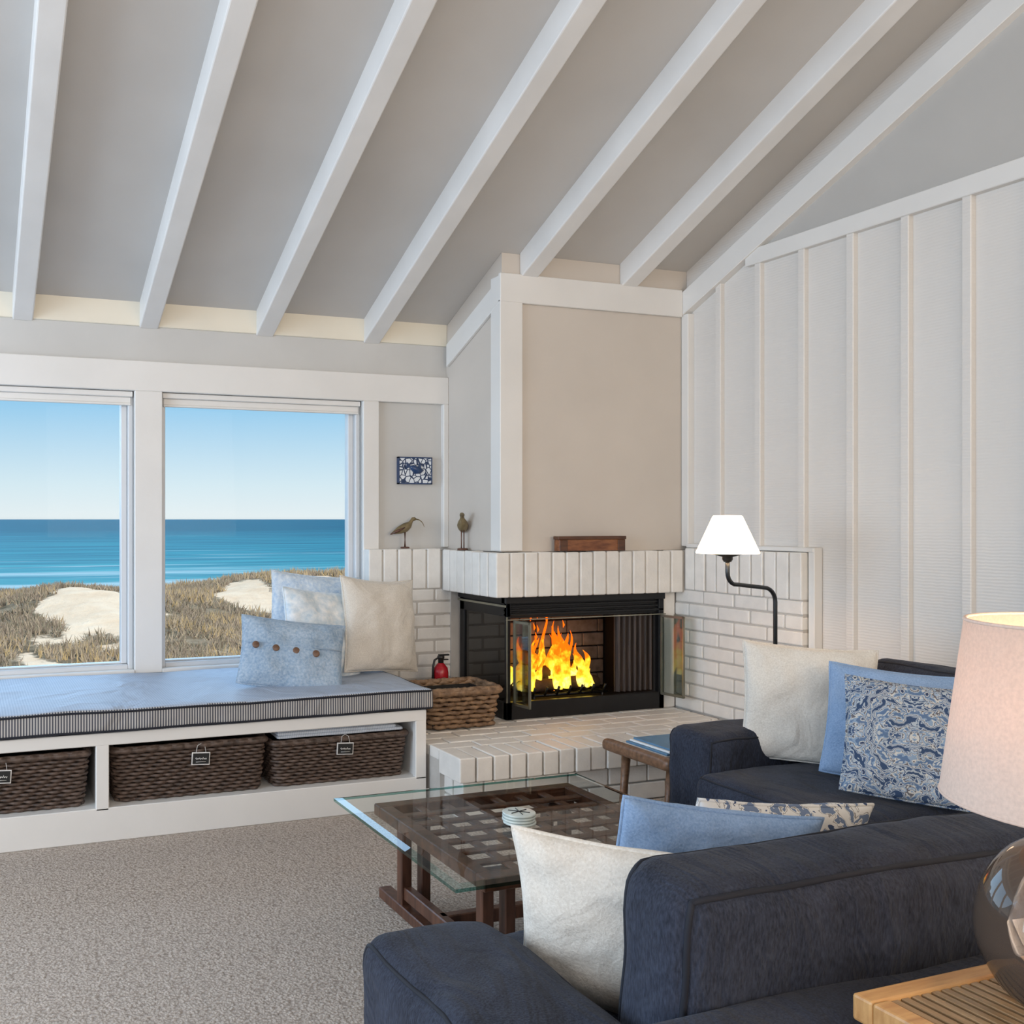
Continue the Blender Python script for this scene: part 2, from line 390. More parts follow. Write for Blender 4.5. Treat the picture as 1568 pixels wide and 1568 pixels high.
b_.box(3.42,XP+.004,4.12,4.6,ZH,ZL0)
b_.build('brick_courses',[M_brick],fp,.006,segs=2)
b_=MB()
b_.box(XLg+.008,XR-.001,YLg+.008,YW-.001,ZL0+.004,ZL1-.006)
b_.box(1.972,XLg+.02,4.613,YW-.001,.0,ZL1-.006)
b_.box(1.92,2.5,4.618,YW-.001,.0,ZL0)
b_.box(XP+.012,XR-.001,YP+.005,4.69,0,ZL1)
b_.box(2.44,XR-.001,4.60,YW-.001,.0,ZL0)
b_.build('mortar_core',[M_mortar],fp)
boxobj('pier_cap',XP+.03,XR-.001,YP-.03,YLg+.02,ZL1+.014,ZL1+.034,M_trim,fp)
boxobj('pier_side_trim',XR-.05,XR-.001,YP-.035,YP-.002,0,ZL1+.034,M_trim,fp)
b_=MB()
soldiers(b_,'x',3.51,1.90,XP,ZH-.10,ZH,.19)
p=3.705; r_=0
while p<4.60:
    q=1.905-(.1 if r_%2 else 0)
    while q<XP:
        s0=max(1.905,q)+.004; s1=min(XP,q+.205)-.004
        if s1-s0>.02: b_.box(s0,s1,p+.004,min(4.605,p+.095)-.004,ZH-.05,ZH+random.uniform(-.002,.001))
        q+=.205
    p+=.095; r_+=1
bricks_wall(b_,'x',3.545,1.93,XP,0,ZH-.105,.08)
bricks_wall(b_,'y',1.93,3.63,3.80,0,ZH-.105,.08)
b_.build('hearth_bricks',[M_brick],fp,.005,segs=2)
b_=MB(); b_.box(1.91,XP,3.70,4.61,.0,ZH-.008); b_.box(1.94,XP,3.56,3.72,0,ZH-.008); b_.build('hearth_core',[M_mortar],fp)
FX0,FX1,FY0,FY1,FZ0,FZ1=2.485,3.415,4.115,4.585,ZH,ZL0
b_=MB()
b_.box(FX0,FX1,FY0,FY0+.03,FZ0,FZ0+.085)
b_.box(FX0,FX0+.03,FY0,FY1,FZ0,FZ0+.085)
b_.box(FX0-.012,FX1,FY0-.012,FY0+.03,FZ1-.035,FZ1)
b_.box(FX0-.012,FX0+.03,FY0,FY1,FZ1-.035,FZ1)
for k in range(3):
    z=FZ1-.095+k*.02
    b_.box(FX0,FX1,FY0+.006*k,FY0+.03,z,z+.012)
b_.box(FX0+.01,FX1,FY0+.02,FY0+.04,FZ1-.11,FZ1)
b_.box(FX0,FX0+.02,FY0,FY1,FZ1-.10,FZ1)
b_.box(FX0,FX0+.022,FY0,FY0+.022,FZ0,FZ1)
b_.box(FX0,FX0+.025,FY1-.045,FY1,FZ0,FZ1)
b_.box(FX1-.03,FX1,FY0,FY0+.03,FZ0,FZ1)
b_.build('steel_frame',[M_blackmetal],fp,.002)
b_=MB()
b_.box(FX0+.02,FX1,FY1-.02,FY1,FZ0,FZ1); b_.box(FX1-.03,FX1,FY0+.03,FY1,FZ0,FZ1)
b_.box(FX0+.02,FX1,FY0+.02,FY1,FZ0,FZ0+.05)
b_.build('fire_chamber',[M_darkin],fp)
b_=MB()
bricks_wall(b_,'x',FY1-.04,FX0+.04,FX1-.05,FZ0+.05,FZ1-.1,.02,.2,.075)
b_.build('chamber_bricks',[M_firebrick],fp,.003)
boxobj('chamber_roof',FX0+.02,FX1,FY0+.03,FY1,FZ1-.03,FZ1-.002,M_darkin,fp,0)
boxobj('side_glass',FX0+.008,FX0+.012,FY0+.02,FY1-.04,FZ0+.08,FZ1-.1,M_sideglass,fp,0)
b_=MB(); b_.box(FX0-.014,FX0-.011,FY0-.012,FY1,FZ1-.052,FZ1-.042); b_.box(FX0-.012,FX1,FY0-.016,FY0-.012,FZ1-.115,FZ1-.110)
b_.box(FX0-.003,FX0+.003,FY0-.004,FY0+.0,FZ0+.085,FZ1-.1); b_.build('edge_strips',[M_brass],fp)
b_=MB()
def curtain(x0,x1,k_=6):
    n=60; vs=[];fs=[]
    for i in range(n+1):
        t=i/n; x=x0+(x1-x0)*t; y=FY0+.055+.014*math.sin(t*2*pi*k_)
        vs+= [(x,y,FZ0+.09),(x,y,FZ1-.1)]
    for i in range(n): fs.append((2*i,2*i+2,2*i+3,2*i+1))
    b_.add(vs,fs,0,True)
curtain(3.15,3.38,7)
b_.build('mesh_screen',[M_mesh],fp)
def door(name,p0,p1):
    b_=MB(); d=Vector((p1[0]-p0[0],p1[1]-p0[1],0)); L=d.length; ang=math.atan2(d.y,d.x)
    Mx=Matrix.Translation((p0[0],p0[1],0))@Matrix.Rotation(ang,4,'Z'); za,zb_=FZ0+.075,FZ1-.115
    t=.005
    b_.box(0,t*1.6,-t,t,za,zb_,0,Mx); b_.box(L-t*1.6,L,-t,t,za,zb_,0,Mx); b_.box(0,L,-t,t,za,za+.012,0,Mx); b_.box(0,L,-t,t,zb_-.012,zb_,0,Mx)
    b_.box(0,L,-.002,.002,za,zb_,1,Mx); b_.build(name,[M_brass,M_doorglass],fp)
door('glass_door_left',(2.515,4.10),(2.53,3.98)); door('glass_door_left_fold',(2.53,3.98),(2.56,4.09))
door('glass_door_right',(3.385,4.10),(3.41,3.96)); door('glass_door_right_fold',(3.41,3.96),(3.455,4.08))
b_=MB()
for k in range(7):
    x=2.70+k*.070; b_.tube([(x,4.20,FZ0+.13),(x,4.22,FZ0+.09),(x,4.48,FZ0+.09),(x,4.50,FZ0+.15)],.007,6)
b_.tube([(2.68,4.23,FZ0+.085),(3.15,4.23,FZ0+.085)],.008,6); b_.tube([(2.68,4.46,FZ0+.085),(3.15,4.46,FZ0+.085)],.008,6)
for x in (2.71,3.12):
    for y in (4.23,4.46): b_.tube([(x,y,FZ0+.05),(x,y,FZ0+.085)],.008,6)
b_.build('grate',[M_blackmetal],fp)
b_=MB()
for (x0,y0,z0,x1,y1,z1,r) in ((2.66,4.28,.125,3.14,4.31,.125,.032),(2.69,4.41,.13,3.12,4.38,.135,.036),(2.72,4.30,.185,3.07,4.40,.19,.028)):
    pts=[Vector((x0,y0,z0+FZ0)).lerp(Vector((x1,y1,z1+FZ0)),t/8)+Vector((0,random.uniform(-.004,.004),random.uniform(-.004,.004))) for t in range(9)]
    b_.tube(pts,[r*random.uniform(.9,1.1) for _ in pts],10)
b_.build('logs',[M_log],fp)
m=bpy.data.materials.new('flame'); m.use_nodes=True; nt=m.node_tree; nt.nodes.clear()
o=N(nt,'ShaderNodeOutputMaterial'); e=N(nt,'ShaderNodeEmission'); tr=N(nt,'ShaderNodeBsdfTransparent'); mx=N(nt,'ShaderNodeMixShader')
tc=N(nt,'ShaderNodeTexCoord'); sp=N(nt,'ShaderNodeSeparateXYZ'); nt.links.new(tc.outputs['Object'],sp.inputs[0])
mr=N(nt,'ShaderNodeMapRange'); mr.inputs[1].default_value=.38; mr.inputs[2].default_value=.80; nt.links.new(sp.outputs[2],mr.inputs[0])
nz=noisetex(nt,tc.outputs['Object'],26,3); ad=N(nt,'ShaderNodeMath',operation='MULTIPLY_ADD'); nt.links.new(nz.outputs[0],ad.inputs[0]); ad.inputs[1].default_value=1.1
nt.links.new(mr.outputs[0],ad.inputs[2])
rp=ramp(nt,[(.45,(1,.85,.22)),(.62,(1,.66,.05)),(.82,(1,.36,.012)),(1.0,(1,.12,.003))],ad.outputs[0]); nt.links.new(rp.outputs[0],e.inputs[0])
lw=N(nt,'ShaderNodeLayerWeight'); lw.inputs[0].default_value=.35; inv=N(nt,'ShaderNodeMath',operation='SUBTRACT'); inv.inputs[0].default_value=1.0; nt.links.new(lw.outputs['Facing'],inv.inputs[1])
nt.links.new(inv.outputs[0],mx.inputs[0]); nt.links.new(tr.outputs[0],mx.inputs[1]); nt.links.new(e.outputs[0],mx.inputs[2]); nt.links.new(mx.outputs[0],o.inputs[0])
e.inputs[1].default_value=2.0; M_flame=m
b_=MB()
for k in range(64):
    t=random.random(); x=2.64+.46*t; y=random.uniform(4.23,4.42)
    H=(.11+.25*math.sin(pi*min(1,max(0,t*1.0)))**1.2)*random.uniform(.4,1.05); w=random.uniform(.013,.028)
    ph=random.uniform(0,6); pts=[];rr=[]
    for i in range(15):
        q=i/14; pts.append((x+math.sin(q*6+ph)*.034*q+.05*q*(.45-t),y+math.cos(q*4+ph)*.015*q,.375+H*q))
        rr.append(max(.0006,w*(math.sin(pi*min(1,(q*.85+.15)))**.8)*(1-q*.35)*(1+.25*math.sin(q*13+ph))))
    b_.tube(pts,rr,8)
for k in range(10):
    x=random.uniform(2.72,3.05); z=random.uniform(.60,.74); y=random.uniform(4.28,4.4); b_.tube([(x,y,z),(x+.004,y,z+.014),(x-.004,y,z+.04)],[.001,.006,.0006],6)
b_.build('flames',[M_flame],fp)
b_=MB()
for k in range(14): b_.lathe([(.0,-.006),(.012,0),(0.0,.008)],(random.uniform(2.75,3.08),random.uniform(4.27,4.42),.36+random.uniform(0,.04)),6,cap=False)
b_.build('embers',[M_ember],fp)

# ---- window bench
g=group('window_bench',(.9,4.2,0)); BY=3.79; BX=1.891; BL=-2.3
b_=MB(); DV=[(-2.3,-2.25),(-.90,-.85),(.486,.536),(1.84,1.891)]
b_.box(BL,BX,BY,YW-.035,0,.13)
b_.box(BL,BX,BY,YW-.035,.385,.418)
b_.box(BL,BX,BY-.001,BY+.03,.37,.418)
for (x0,x1) in DV: b_.box(x0,x1,BY,BY+.03,.12,.40)
for (x0,x1) in DV: b_.box(x0+.01,x1-.002,BY+.02,YW-.04,.12,.40)
b_.build('cabinet',[M_trim],g,.003)
boxobj('back_panel',BL,BX-.01,4.45,4.47,.12,.39,M_darkin,g,0)  # dark material puts the shade inside the cubbies into the panel colour
b_=MB()
b_.soft(BL,BX+.03,BY-.010,YW-.04,.419,.508,.016,(0,0,.010),.006,3.5,34,0)
me_ob=b_.build('window_seat_cushion',[M_tick_top,M_tick_side,M_piping])
for p in me_ob.data.polygons:
    if abs(p.normal.z)<.75: p.material_index=1
b_=MB()
for z in (.426,.500):
    pts=[]; x0,x1,y0,y1,r=BL+.004,BX+.030,BY-.012,YW-.045,.03
    for (cx,cy,a0) in ((x1-r,y1-r,0),(x0+r,y1-r,90),(x0+r,y0+r,180),(x1-r,y0+r,270)):
        for k in range(6): a=math.radians(a0+k*18); pts.append((cx+r*math.cos(a),cy+r*math.sin(a),z))
    L2=[]
    for i in range(len(pts)):
        a=Vector(pts[i]); b2=Vector(pts[(i+1)%len(pts)]); n_=max(1,int((b2-a).length/.05))
        for k in range(n_): q=a.lerp(b2,k/n_); L2.append(q+noise.noise_vector(q*3.5)*.005)
    b_.tube(L2,.0045,6,0,True)
po=b_.build('piping',[M_piping]); po.parent=me_ob

# ---- baskets
def woven(name,x0,x1,y0,y1,z0,z1,taper,rows,mat,amp=.004,step=.011,label=None,irregular=0,liner=M_darkin):
    g=group(name,((x0+x1)/2,(y0+y1)/2,z0)); b_=MB(); dz=(z1-z0)/rows; r=.03
    def ring(z,ins,phase,rad,am,n=6):
        X0,X1,Y0,Y1=x0+ins,x1-ins,y0+ins,y1-ins
        P=[]
        for (cx,cy,a0) in ((X1-r,Y1-r,0),(X0+r,Y1-r,90),(X0+r,Y0+r,180),(X1-r,Y0+r,270)):
            for k in range(4): a=math.radians(a0+k*30); P.append(Vector((cx+r*math.cos(a),cy+r*math.sin(a),z)))
        out=[]; d=0
        for i in range(len(P)):
            a=P[i]; c=P[(i+1)%len(P)]; L=(c-a).length; n_=max(1,int(L/(step/2))); t=(c-a).normalized(); nn=Vector((t.y,-t.x,0))
            for k in range(n_):
                q=a.lerp(c,k/n_); out.append(q+nn*(am*math.cos((d+L*k/n_)/step*pi*.5+phase))+Vector((0,0,random.uniform(-1,1)*irregular)))
            d+=L
        b_.tube(out,rad,n,0,True)
    for i in range(rows):
        z=z0+(i+.5)*dz; f=1-(z-z0)/(z1-z0)
        ring(z,taper*f+.008,pi*(i%2),dz*.50,amp,5)
    ring(z1,.003,0,dz*.8,amp*.5); ring(z1+dz*.5,.006,pi,dz*.6,amp*.6)
    b_.build('weave',[mat],g)
    b_=MB(); i_=taper+.014; b_.box(x0+i_,x1-i_,y0+i_,y1-i_,z0+.004,z0+.02)
    tp=taper
    b_.box(x0+.016+tp,x0+.020+tp,y0+.03,y1-.03,z0+.004,z1-.005); b_.box(x1-.020-tp,x1-.016-tp,y0+.03,y1-.03,z0+.004,z1-.005)
    b_.box(x0+.03,x1-.03,y0+.016+tp,y0+.020+tp,z0+.004,z1-.005); b_.box(x0+.03,x1-.03,y1-.020-tp,y1-.016-tp,z0+.004,z1-.005)
    b_.build('lining',[liner],g)
    if label:
        lx,lz=label; b_=MB()
        Mx=Matrix.Translation((lx,y0-.012,lz))@Matrix.Rotation(.06,4,'Y')
        b_.box(-.037,.037,-.002,.002,-.025,.025,1,Mx); b_.box(-.033,.033,-.004,-.001,-.021,.021,0,Mx)
        pts=[(-.022+.044*t/20,-.005,.006*math.sin(t*1.9)*(.6+.4*math.sin(t))) for t in range(21)]
        b_.tube(pts,.0014,4,1,M=Mx); b_.tube([(-.02,-.005,-.013),(.02,-.005,-.012)],.001,4,1,M=Mx)
        b_.tube([(-.02,0,.024),(-.015,.006,.05),(0.0,.008,.058),(.015,.006,.05),(.02,0,.024)],.0012,4,1,M=Mx)
        b_.build('label_tag',[M_chalk,M_tag],g)
    return g
woven('wicker_basket',.55,1.185,3.82,4.35,.131,.335,.018,14,M_wicker,.005,.013,label=(.90,.285))
woven('wicker_basket',1.20,1.825,3.82,4.35,.131,.312,.018,13,M_wicker,.005,.013,label=(1.52,.275))
woven('wicker_basket',-.14,.47,3.82,4.35,.131,.335,.018,14,M_wicker,.005,.013,label=(.14,.28))
woven('wicker_basket',-.82,-.17,3.82,4.35,.131,.335,.018,14,M_wicker,.005,.013,label=(-.5,.28))
woven('rattan_basket',2.01,2.385,3.99,4.27,ZH+.006,.440,.02,8,M_rattan,.008,.018,None,.002)
b_=MB()
for k in range(3): b_.soft(1.23,1.80-.03*k,3.83+.006*k,4.25,.329+k*.012,.343+k*.012,.007,(0,0,.001),.002,9,12,0,seed=k)
b_.build('folded_blanket',[M_cloth])

# ---- pillows
def pillow(name,c,w,h,T,yaw,lean,mat,roll=0,pipe=None,seed=0,wr=.008,buttons=False,conc=.06):
    n=30; b_=MB(); vs=[];fs=[]; t=lambda i:math.sin((2*i/n-1)*pi/2)
    for side in (1,-1):
        for i in range(n+1):
            for j in range(n+1):
                u,v=t(i),t(j); x=w/2*u*(1-conc*(1-v*v)*abs(u)); y=h/2*v*(1-conc*(1-u*u)*abs(v))
                k=((1-u*u)*(1-v*v)); z=side*T/2*(k**.40)
                nz_=noise.noise(Vector((u*2.6+seed*3.7,v*2.6,side*2+seed)))+.5*noise.noise(Vector((u*6+seed,v*6,side*5)))
                z+=nz_*wr*(k**.25)*1.6; y-=.012*(1-v)*.5*(1-u*u)
                cr=abs(u*v); z+=side*wr*.9*math.sin(9*math.atan2(abs(v)+.01,abs(u)+.01))*min(1,k*6)*cr
                vs.append((x,y,z))
    o=(n+1)*(n+1)
    for i in range(n):
        for j in range(n):
            a=i*(n+1)+j; fs.append((a,a+n+1,a+n+2,a+1)); a+=o; fs.append((a,a+1,a+n+2,a+n+1))
    b_.add(vs,fs,0,True)
    pts=[]
    for e in range(4):
        for q in range(20):
            s_=-1+2*q/20; u,v=[(s_,-1),(1,s_),(-s_,1),(-1,-s_)][e]
            pts.append((w/2*u*(1-conc*(1-v*v)*abs(u)),h/2*v*(1-conc*(1-u*u)*abs(v))-.012*(1-v)*.5*(1-u*u),0))
    b_.tube(pts,.0045,6,1 if pipe else 0,True)
    if buttons:
        for k in range(4):
            bx=-w*.36+k*w*.19; Mx=Matrix.Translation((bx,h*.02-.004*k,T*.5*.90+.004))
            b_.lathe([(0,-.004),(.015,-.003),(.016,.002),(.013,.005),(.0,.005)],(0,0,0),16,2,Mx,False)
        b_.tube([(-w*.46,h*.075,T*.30),(-w*.3,h*.07,T*.47),(0,h*.06,T*.5),(w*.3,h*.07,T*.47),(w*.46,h*.08,T*.3)],.003,6,0)
    M=Matrix.Translation(c)@Matrix.Rotation(yaw,4,'Z')@Matrix.Rotation(pi/2-lean,4,'X')@Matrix.Rotation(roll,4,'Z')
    return b_.build(name,[mat,pipe or mat,M_button],matrix=M)
R=math.radians
pillow('throw_pillow',(1.64,4.52,.745),.46,.45,.10,R(0),R(10),M_ltblue,R(-6),seed=1)
pillow('throw_pillow',(1.895,4.30,.733),.46,.45,.15,R(18),R(10),M_cream_f,R(-5),seed=2,conc=.09)
pillow('throw_pillow',(1.590,4.27,.705),.43,.41,.13,R(18),R(14),M_fuzzy,R(-7),seed=3,wr=.009)
pillow('throw_pillow',(1.375,4.08,.645),.47,.31,.12,R(-8),R(24),M_bluegrey,R(-8),seed=4,buttons=True)

# ---- sofas
def sofa(name,W,D,aw,M,n,arm0=.1,armz=.50,backz=.56,cz=.73,seatz=.39,bt=.16):
    loc=M.to_translation(); g=group(name,loc)
    def bld(b_,nm): return b_.build(nm,[M_sofa,M_piping],g)
    b_=MB(); b_.soft(-W/2+.02,W/2-.02,.06,D-.02,.06,.24,.03,(0,0,0),.003,3,12,0,M); bld(b_,'base')
    for i,sx in enumerate((-1,1)):
        x0,x1=(-W/2,-W/2+aw) if sx<0 else (W/2-aw,W/2)
        b_=MB(); b_.soft(x0,x1,arm0,D-.03,.05,armz,.05,(.006,.004,.012),.009,6,26,0,M,seed=i+3,pipe=0,pr=.004)
        bld(b_,'arm_%d'%(i+1))
    b_=MB(); b_.soft(-W/2+.01,W/2-.01,D-.14,D,.05,backz,.05,(0,.008,.0),.006,4,24,0,M,seed=5); bld(b_,'back_frame')
    iw=(W-2*aw)/n
    for i in range(n):
        x0=-W/2+aw+i*iw+.003; x1=x0+iw-.006
        b_=MB(); b_.soft(x0,x1,.0,D-.28,.235,seatz,.045,(0,.006,.018),.006,5,24,0,M,seed=i+9,pipe=2,pr=.004); bld(b_,'seat_cushion_%d'%(i+1))
        Mb=M@Matrix.Translation((0,D-.14,seatz-.02))@Matrix.Rotation(R(-5),4,'X')
        b_=MB(); b_.soft(x0,x1,-bt,0,0,cz-seatz+.02,.05,(.004,.02,.0),.008,4.5,28,0,Mb,seed=i+13,pipe=1,pr=.005); bld(b_,'back_cushion_%d'%(i+1))
    b_=MB()
    for x in (-W/2+.06,W/2-.06):
        for y in (.15,D-.06): b_.lathe([(.018,0),(.025,.065)],(x,y,0),12,0,M)
    b_.build('feet',[M_darkwood],g)
    return g
sofa('sofa',1.70,1.05,.23,Matrix.Translation((2.30,2.02,0))@Matrix.Rotation(-pi/2,4,'Z'),2,arm0=.085)
sofa('sofa',1.55,.80,.27,Matrix.Translation((.667+.775,1.77,0))@Matrix.Rotation(pi,4,'Z'),1,arm0=.15,backz=.565,cz=.722)
pillow('throw_pillow',(2.775,2.60,.60),.43,.40,.13,R(-36),R(14),M_cream_f,R(-3),seed=5)
pillow('throw_pillow',(2.80,2.30,.580),.38,.36,.12,R(-50),R(18),M_blue_f,R(-4),seed=6)
pillow('throw_pillow',(2.66,2.12,.580),.36,.35,.11,R(-42),R(22),M_paisley,R(-5),seed=7)
pillow('throw_pillow',(1.085,1.37,.537),.43,.31,.13,R(-50),R(-6),M_cream_f,R(1),seed=8,conc=.08)
pillow('throw_pillow',(1.34,1.50,.540),.38,.33,.12,R(-20),R(-14),M_blue_f,R(-7),seed=9)
pillow('throw_pillow',(1.57,1.58,.515),.40,.32,.12,R(-10),R(-18),M_floral,R(-5),seed=10)

# ---- coffee table
g=group('coffee_table',(1.59,2.52,0)); TX0,TX1,TY0,TY1,TZ=1.13,2.05,2.107,2.93,.345
b_=MB(); t=.014; i_=.022
out=[(TX0,TY0),(TX1,TY0),(TX1,TY1),(TX0,TY1)]; inn=[(TX0+i_,TY0+i_),(TX1-i_,TY0+i_),(TX1-i_,TY1-i_),(TX0+i_,TY1-i_)]
vs=[(x,y,TZ) for x,y in inn]+[(x,y,TZ-.005) for x,y in out]+[(x,y,TZ-t) for x,y in out]
fs=[]; fs2=[]
for k in range(4):
    k2=(k+1)%4; fs.append((k+4,k2+4,k2,k)); fs2.append((k+8,k2+8,k2+4,k+4))
b_.add(vs,[(0,1,2,3)],0); b_.add(vs,fs,1); b_.add(vs,fs2,2)
b_.build('glass_top',[M_tableglass,M_bev,M_tableedge],g)
HX0,HX1,HY0,HY1=1.245,1.975,2.17,2.87; z1=TZ-t-.002; z0=z1-.024
b_=MB(); fwd=.045
b_.box(HX0,HX1,HY0,HY0+fwd,z0-.012,z1); b_.box(HX0,HX1,HY1-fwd,HY1,z0-.012,z1); b_.box(HX0,HX0+fwd,HY0+fwd,HY1-fwd,z0-.012,z1); b_.box(HX1-fwd,HX1,HY0+fwd,HY1-fwd,z0-.012,z1)
nl=7; px=(HX1-HX0-2*fwd)/nl; py=(HY1-HY0-2*fwd)/nl
for k in range(1,nl):
    x=HX0+fwd+px*k; b_.box(x-.016,x+.016,HY0+fwd,HY1-fwd,z0+.006,z1-.010)
    y=HY0+fwd+py*k; b_.box(HX0+fwd,HX1-fwd,y-.015,y+.015,z0+.009,z1-.004)
b_.build('hatch_cover',[M_darkwood],g,.003)
b_=MB()
for x in (1.31,1.90):
    b_.box(x-.022,x+.022,2.14,2.93,0,.035)
    for y in (2.28,2.78):
        b_.box(x-.018,x+.018,y-.018,y+.018,.03,z0-.02)
        b_.box(x+.052,x+.084,y-.018,y+.018,.03,z0-.02) if x<1.5 else b_.box(x-.084,x-.052,y-.018,y+.018,.03,z0-.02)
b_.box(1.31,1.90,2.52,2.55,.05,.09)
for y in (2.28,2.78): b_.box(1.29,1.40,y-.025,y+.025,0,.03); b_.box(1.81,1.92,y-.025,y+.025,0,.03)
for x in (1.29,1.82):
    for y in (2.25,2.75): b_.box(x,x+.10,y,y+.06,z0-.03,z0-.002)
b_.box(1.30,1.33,2.27,2.79,.05,.09); b_.box(1.88,1.91,2.27,2.79,.05,.09)
b_.build('trestle_legs',[M_legwood],g,.003)
g=group('coaster_stack',(1.549,2.478,TZ))
b_=MB()
for k in range(4): b_.lathe([(.046,0),(.048,.001),(.048,.007),(.046,.0075)],(1.545+random.uniform(-.002,.002),2.49,TZ+.001+k*.0085),32)
b_.build('coasters',[M_marble],g)
b_=MB()
for a in (0.3,1.35,2.4):
    b_.tube([(1.545-.032*math.cos(a),2.49-.032*math.sin(a),TZ+.0350),(1.545+.032*math.cos(a),2.49+.032*math.sin(a),TZ+.0350)],.0014,4)
b_.build('star_motif',[M_chalk],g)

# ---- floor lamp
g=group('floor_lamp',(3.15,3.12,0))
b_=MB(); px_,py_=3.15,3.12; sx=2.903
b_.lathe([(.12,0),(.12,.012),(.02,.022),(.012,.04)],(px_,py_,0),32)
pts=[(px_,py_,.02),(px_,py_,.9)]+[(px_-.06*(1-math.cos(a)),py_,.9+.06*math.sin(a)) for a in [pi/2*k/6 for k in range(1,7)]]
pts+=[(sx+.055,py_,.975)]+[(sx+.045*(1-math.sin(a)),py_,.975+.05*(1-math.cos(a))) for a in [pi/2*k/6 for k in range(1,7)]]+[(sx,py_,1.10)]
b_.tube(pts,.0085,10)
b_.lathe([(.014,0),(.02,.01),(.02,.02),(.055,.03),(.06,.036),(.0,.037)],(sx,py_,1.068),24)
b_.build('stand',[M_lampmetal],g)
def shade_mat(name,col,em,ec,trw=.5):
    m=bpy.data.materials.new(name); m.use_nodes=True; nt=m.node_tree; nt.nodes.clear()
    o=N(nt,'ShaderNodeOutputMaterial'); d=N(nt,'ShaderNodeBsdfDiffuse'); t_=N(nt,'ShaderNodeBsdfTranslucent'); mx=N(nt,'ShaderNodeMixShader'); mx.inputs[0].default_value=trw
    v=coords(nt); n=noisetex(nt,v,220,2); r=ramp(nt,[(.3,tuple(c*.88 for c in col)),(.7,col)],n.outputs[0])
    nt.links.new(r.outputs[0],d.inputs[0]); nt.links.new(r.outputs[0],t_.inputs[0])
    nt.links.new(d.outputs[0],mx.inputs[1]); nt.links.new(t_.outputs[0],mx.inputs[2])
    e=N(nt,'ShaderNodeEmission'); e.inputs[0].default_value=c4(ec); e.inputs[1].default_value=em
    a=N(nt,'ShaderNodeAddShader'); nt.links.new(mx.outputs[0],a.inputs[0]); nt.links.new(e.outputs[0],a.inputs[1]); nt.links.new(a.outputs[0],o.inputs[0])
    return m
# opal glass glows by itself: the lit shade is the luminaire and throws warm light sideways on the wall
M_frost=shade_mat('opal_glass_shade',(.75,.71,.65),3.2,(1,.76,.50),.10)
M_linen=shade_mat('linen_shade',(.80,.65,.56),.04,(1,.8,.65),.3)
b_=MB(); b_.lathe([(.118,0),(.120,.004),(.056,.150),(.050,.153),(.0,.154)],(sx,py_,1.102),48,cap=False); b_.build('glass_shade',[M_frost],g)
def point(name,loc,e,col,r=.04,parent=None):
    l=bpy.data.lights.new(name,'POINT'); l.energy=e; l.color=col; l.shadow_soft_size=r
    o=bpy.data.objects.new(name,l); o.location=loc; S.collection.objects.link(o)
    if parent: o.parent=parent; o.matrix_parent_inverse=Matrix.Translation(-Vector(parent.location))
point('bulb',(sx,py_,1.17),6,(1,.62,.32),.025,g)

# ---- side table with lamp (right foreground)
g=group('side_table',(1.45,.72,0)); X0,X1,Y0,Y1,Z=1.098,1.78,.40,.960,.620
b_=MB(); f=.030
b_.box(X0,X1,Y1-f,Y1,Z-.035,Z); b_.box(X0,X1,Y0,Y0+f,Z-.035,Z); b_.box(X0,X0+f,Y0+f,Y1-f,Z-.035,Z); b_.box(X1-f,X1,Y0+f,Y1-f,Z-.035,Z)
b_.box(X0+.02,X1-.02,Y0+.02,Y1-.02,Z-.11,Z-.035)
for x in (X0+.015,X1-.06):
    for y in (Y0+.015,Y1-.06): b_.box(x,x+.045,y,y+.045,0,Z-.03)
b_.build('frame',[M_honey],g,.004,segs=2)
b_=MB(); x=X0+f
while x<X1-f-.004: b_.box(x+.003,x+.0150,Y0+f,Y1-f,Z-.02,Z-.003); x+=.018
b_.build('slatted_top',[M_slat],g,.001)
boxobj('top_underlay',X0+f,X1-f,Y0+f,Y1-f,Z-.03,Z-.015,M_darkwood,g,0)
LX=1.345; LY=.817
g=group('table_lamp',(LX,LY,Z))
b_=MB(); gl=[(.05,.004),(.095,.008),(.122,.05),(.13,.09),(.120,.145),(.09,.19),(.045,.215),(.032,.225)]
gs=[]
for k in range(29):
    q=k/28*(len(gl)-1); i=min(int(q),len(gl)-2); tt=q-i
    p0=gl[max(0,i-1)];p1=gl[i];p2=gl[i+1];p3=gl[min(len(gl)-1,i+2)]
    cr=lambda a,b,c,d:.5*((2*b)+(-a+c)*tt+(2*a-5*b+4*c-d)*tt*tt+(-a+3*b-3*c+d)*tt**3)
    gs.append((cr(p0[0],p1[0],p2[0],p3[0]),max(.002,cr(p0[1],p1[1],p2[1],p3[1]))))
b_.lathe([(0,.003)]+gs,(LX,LY,Z),64,cap=False)
b_.build('glass_jar_base',[M_jar],g)
b_=MB(); b_.lathe([(.034,0),(.034,.02),(.012,.024),(.010,.05),(.0,.051)],(LX,LY,Z+.22),24); b_.tube([(LX,LY,Z+.006),(LX,LY,Z+.23)],.004,6)
for a in range(3): b_.tube([(LX,LY,1.085),(LX+.135*math.cos(a*2.1),LY+.135*math.sin(a*2.1),1.095)],.002,5)
b_.tube([(LX,LY,Z+.25),(LX,LY,1.09)],.004,6)
b_.build('fitting',[M_brass],g)
b_=MB(); sh=[(.168,.878),(.140,1.108)]
b_.lathe(sh+[(r_-.003,z_) for r_,z_ in reversed(sh)]+[sh[0]],(LX,LY,0),64,cap=False)
b_.build('linen_shade',[M_linen],g)
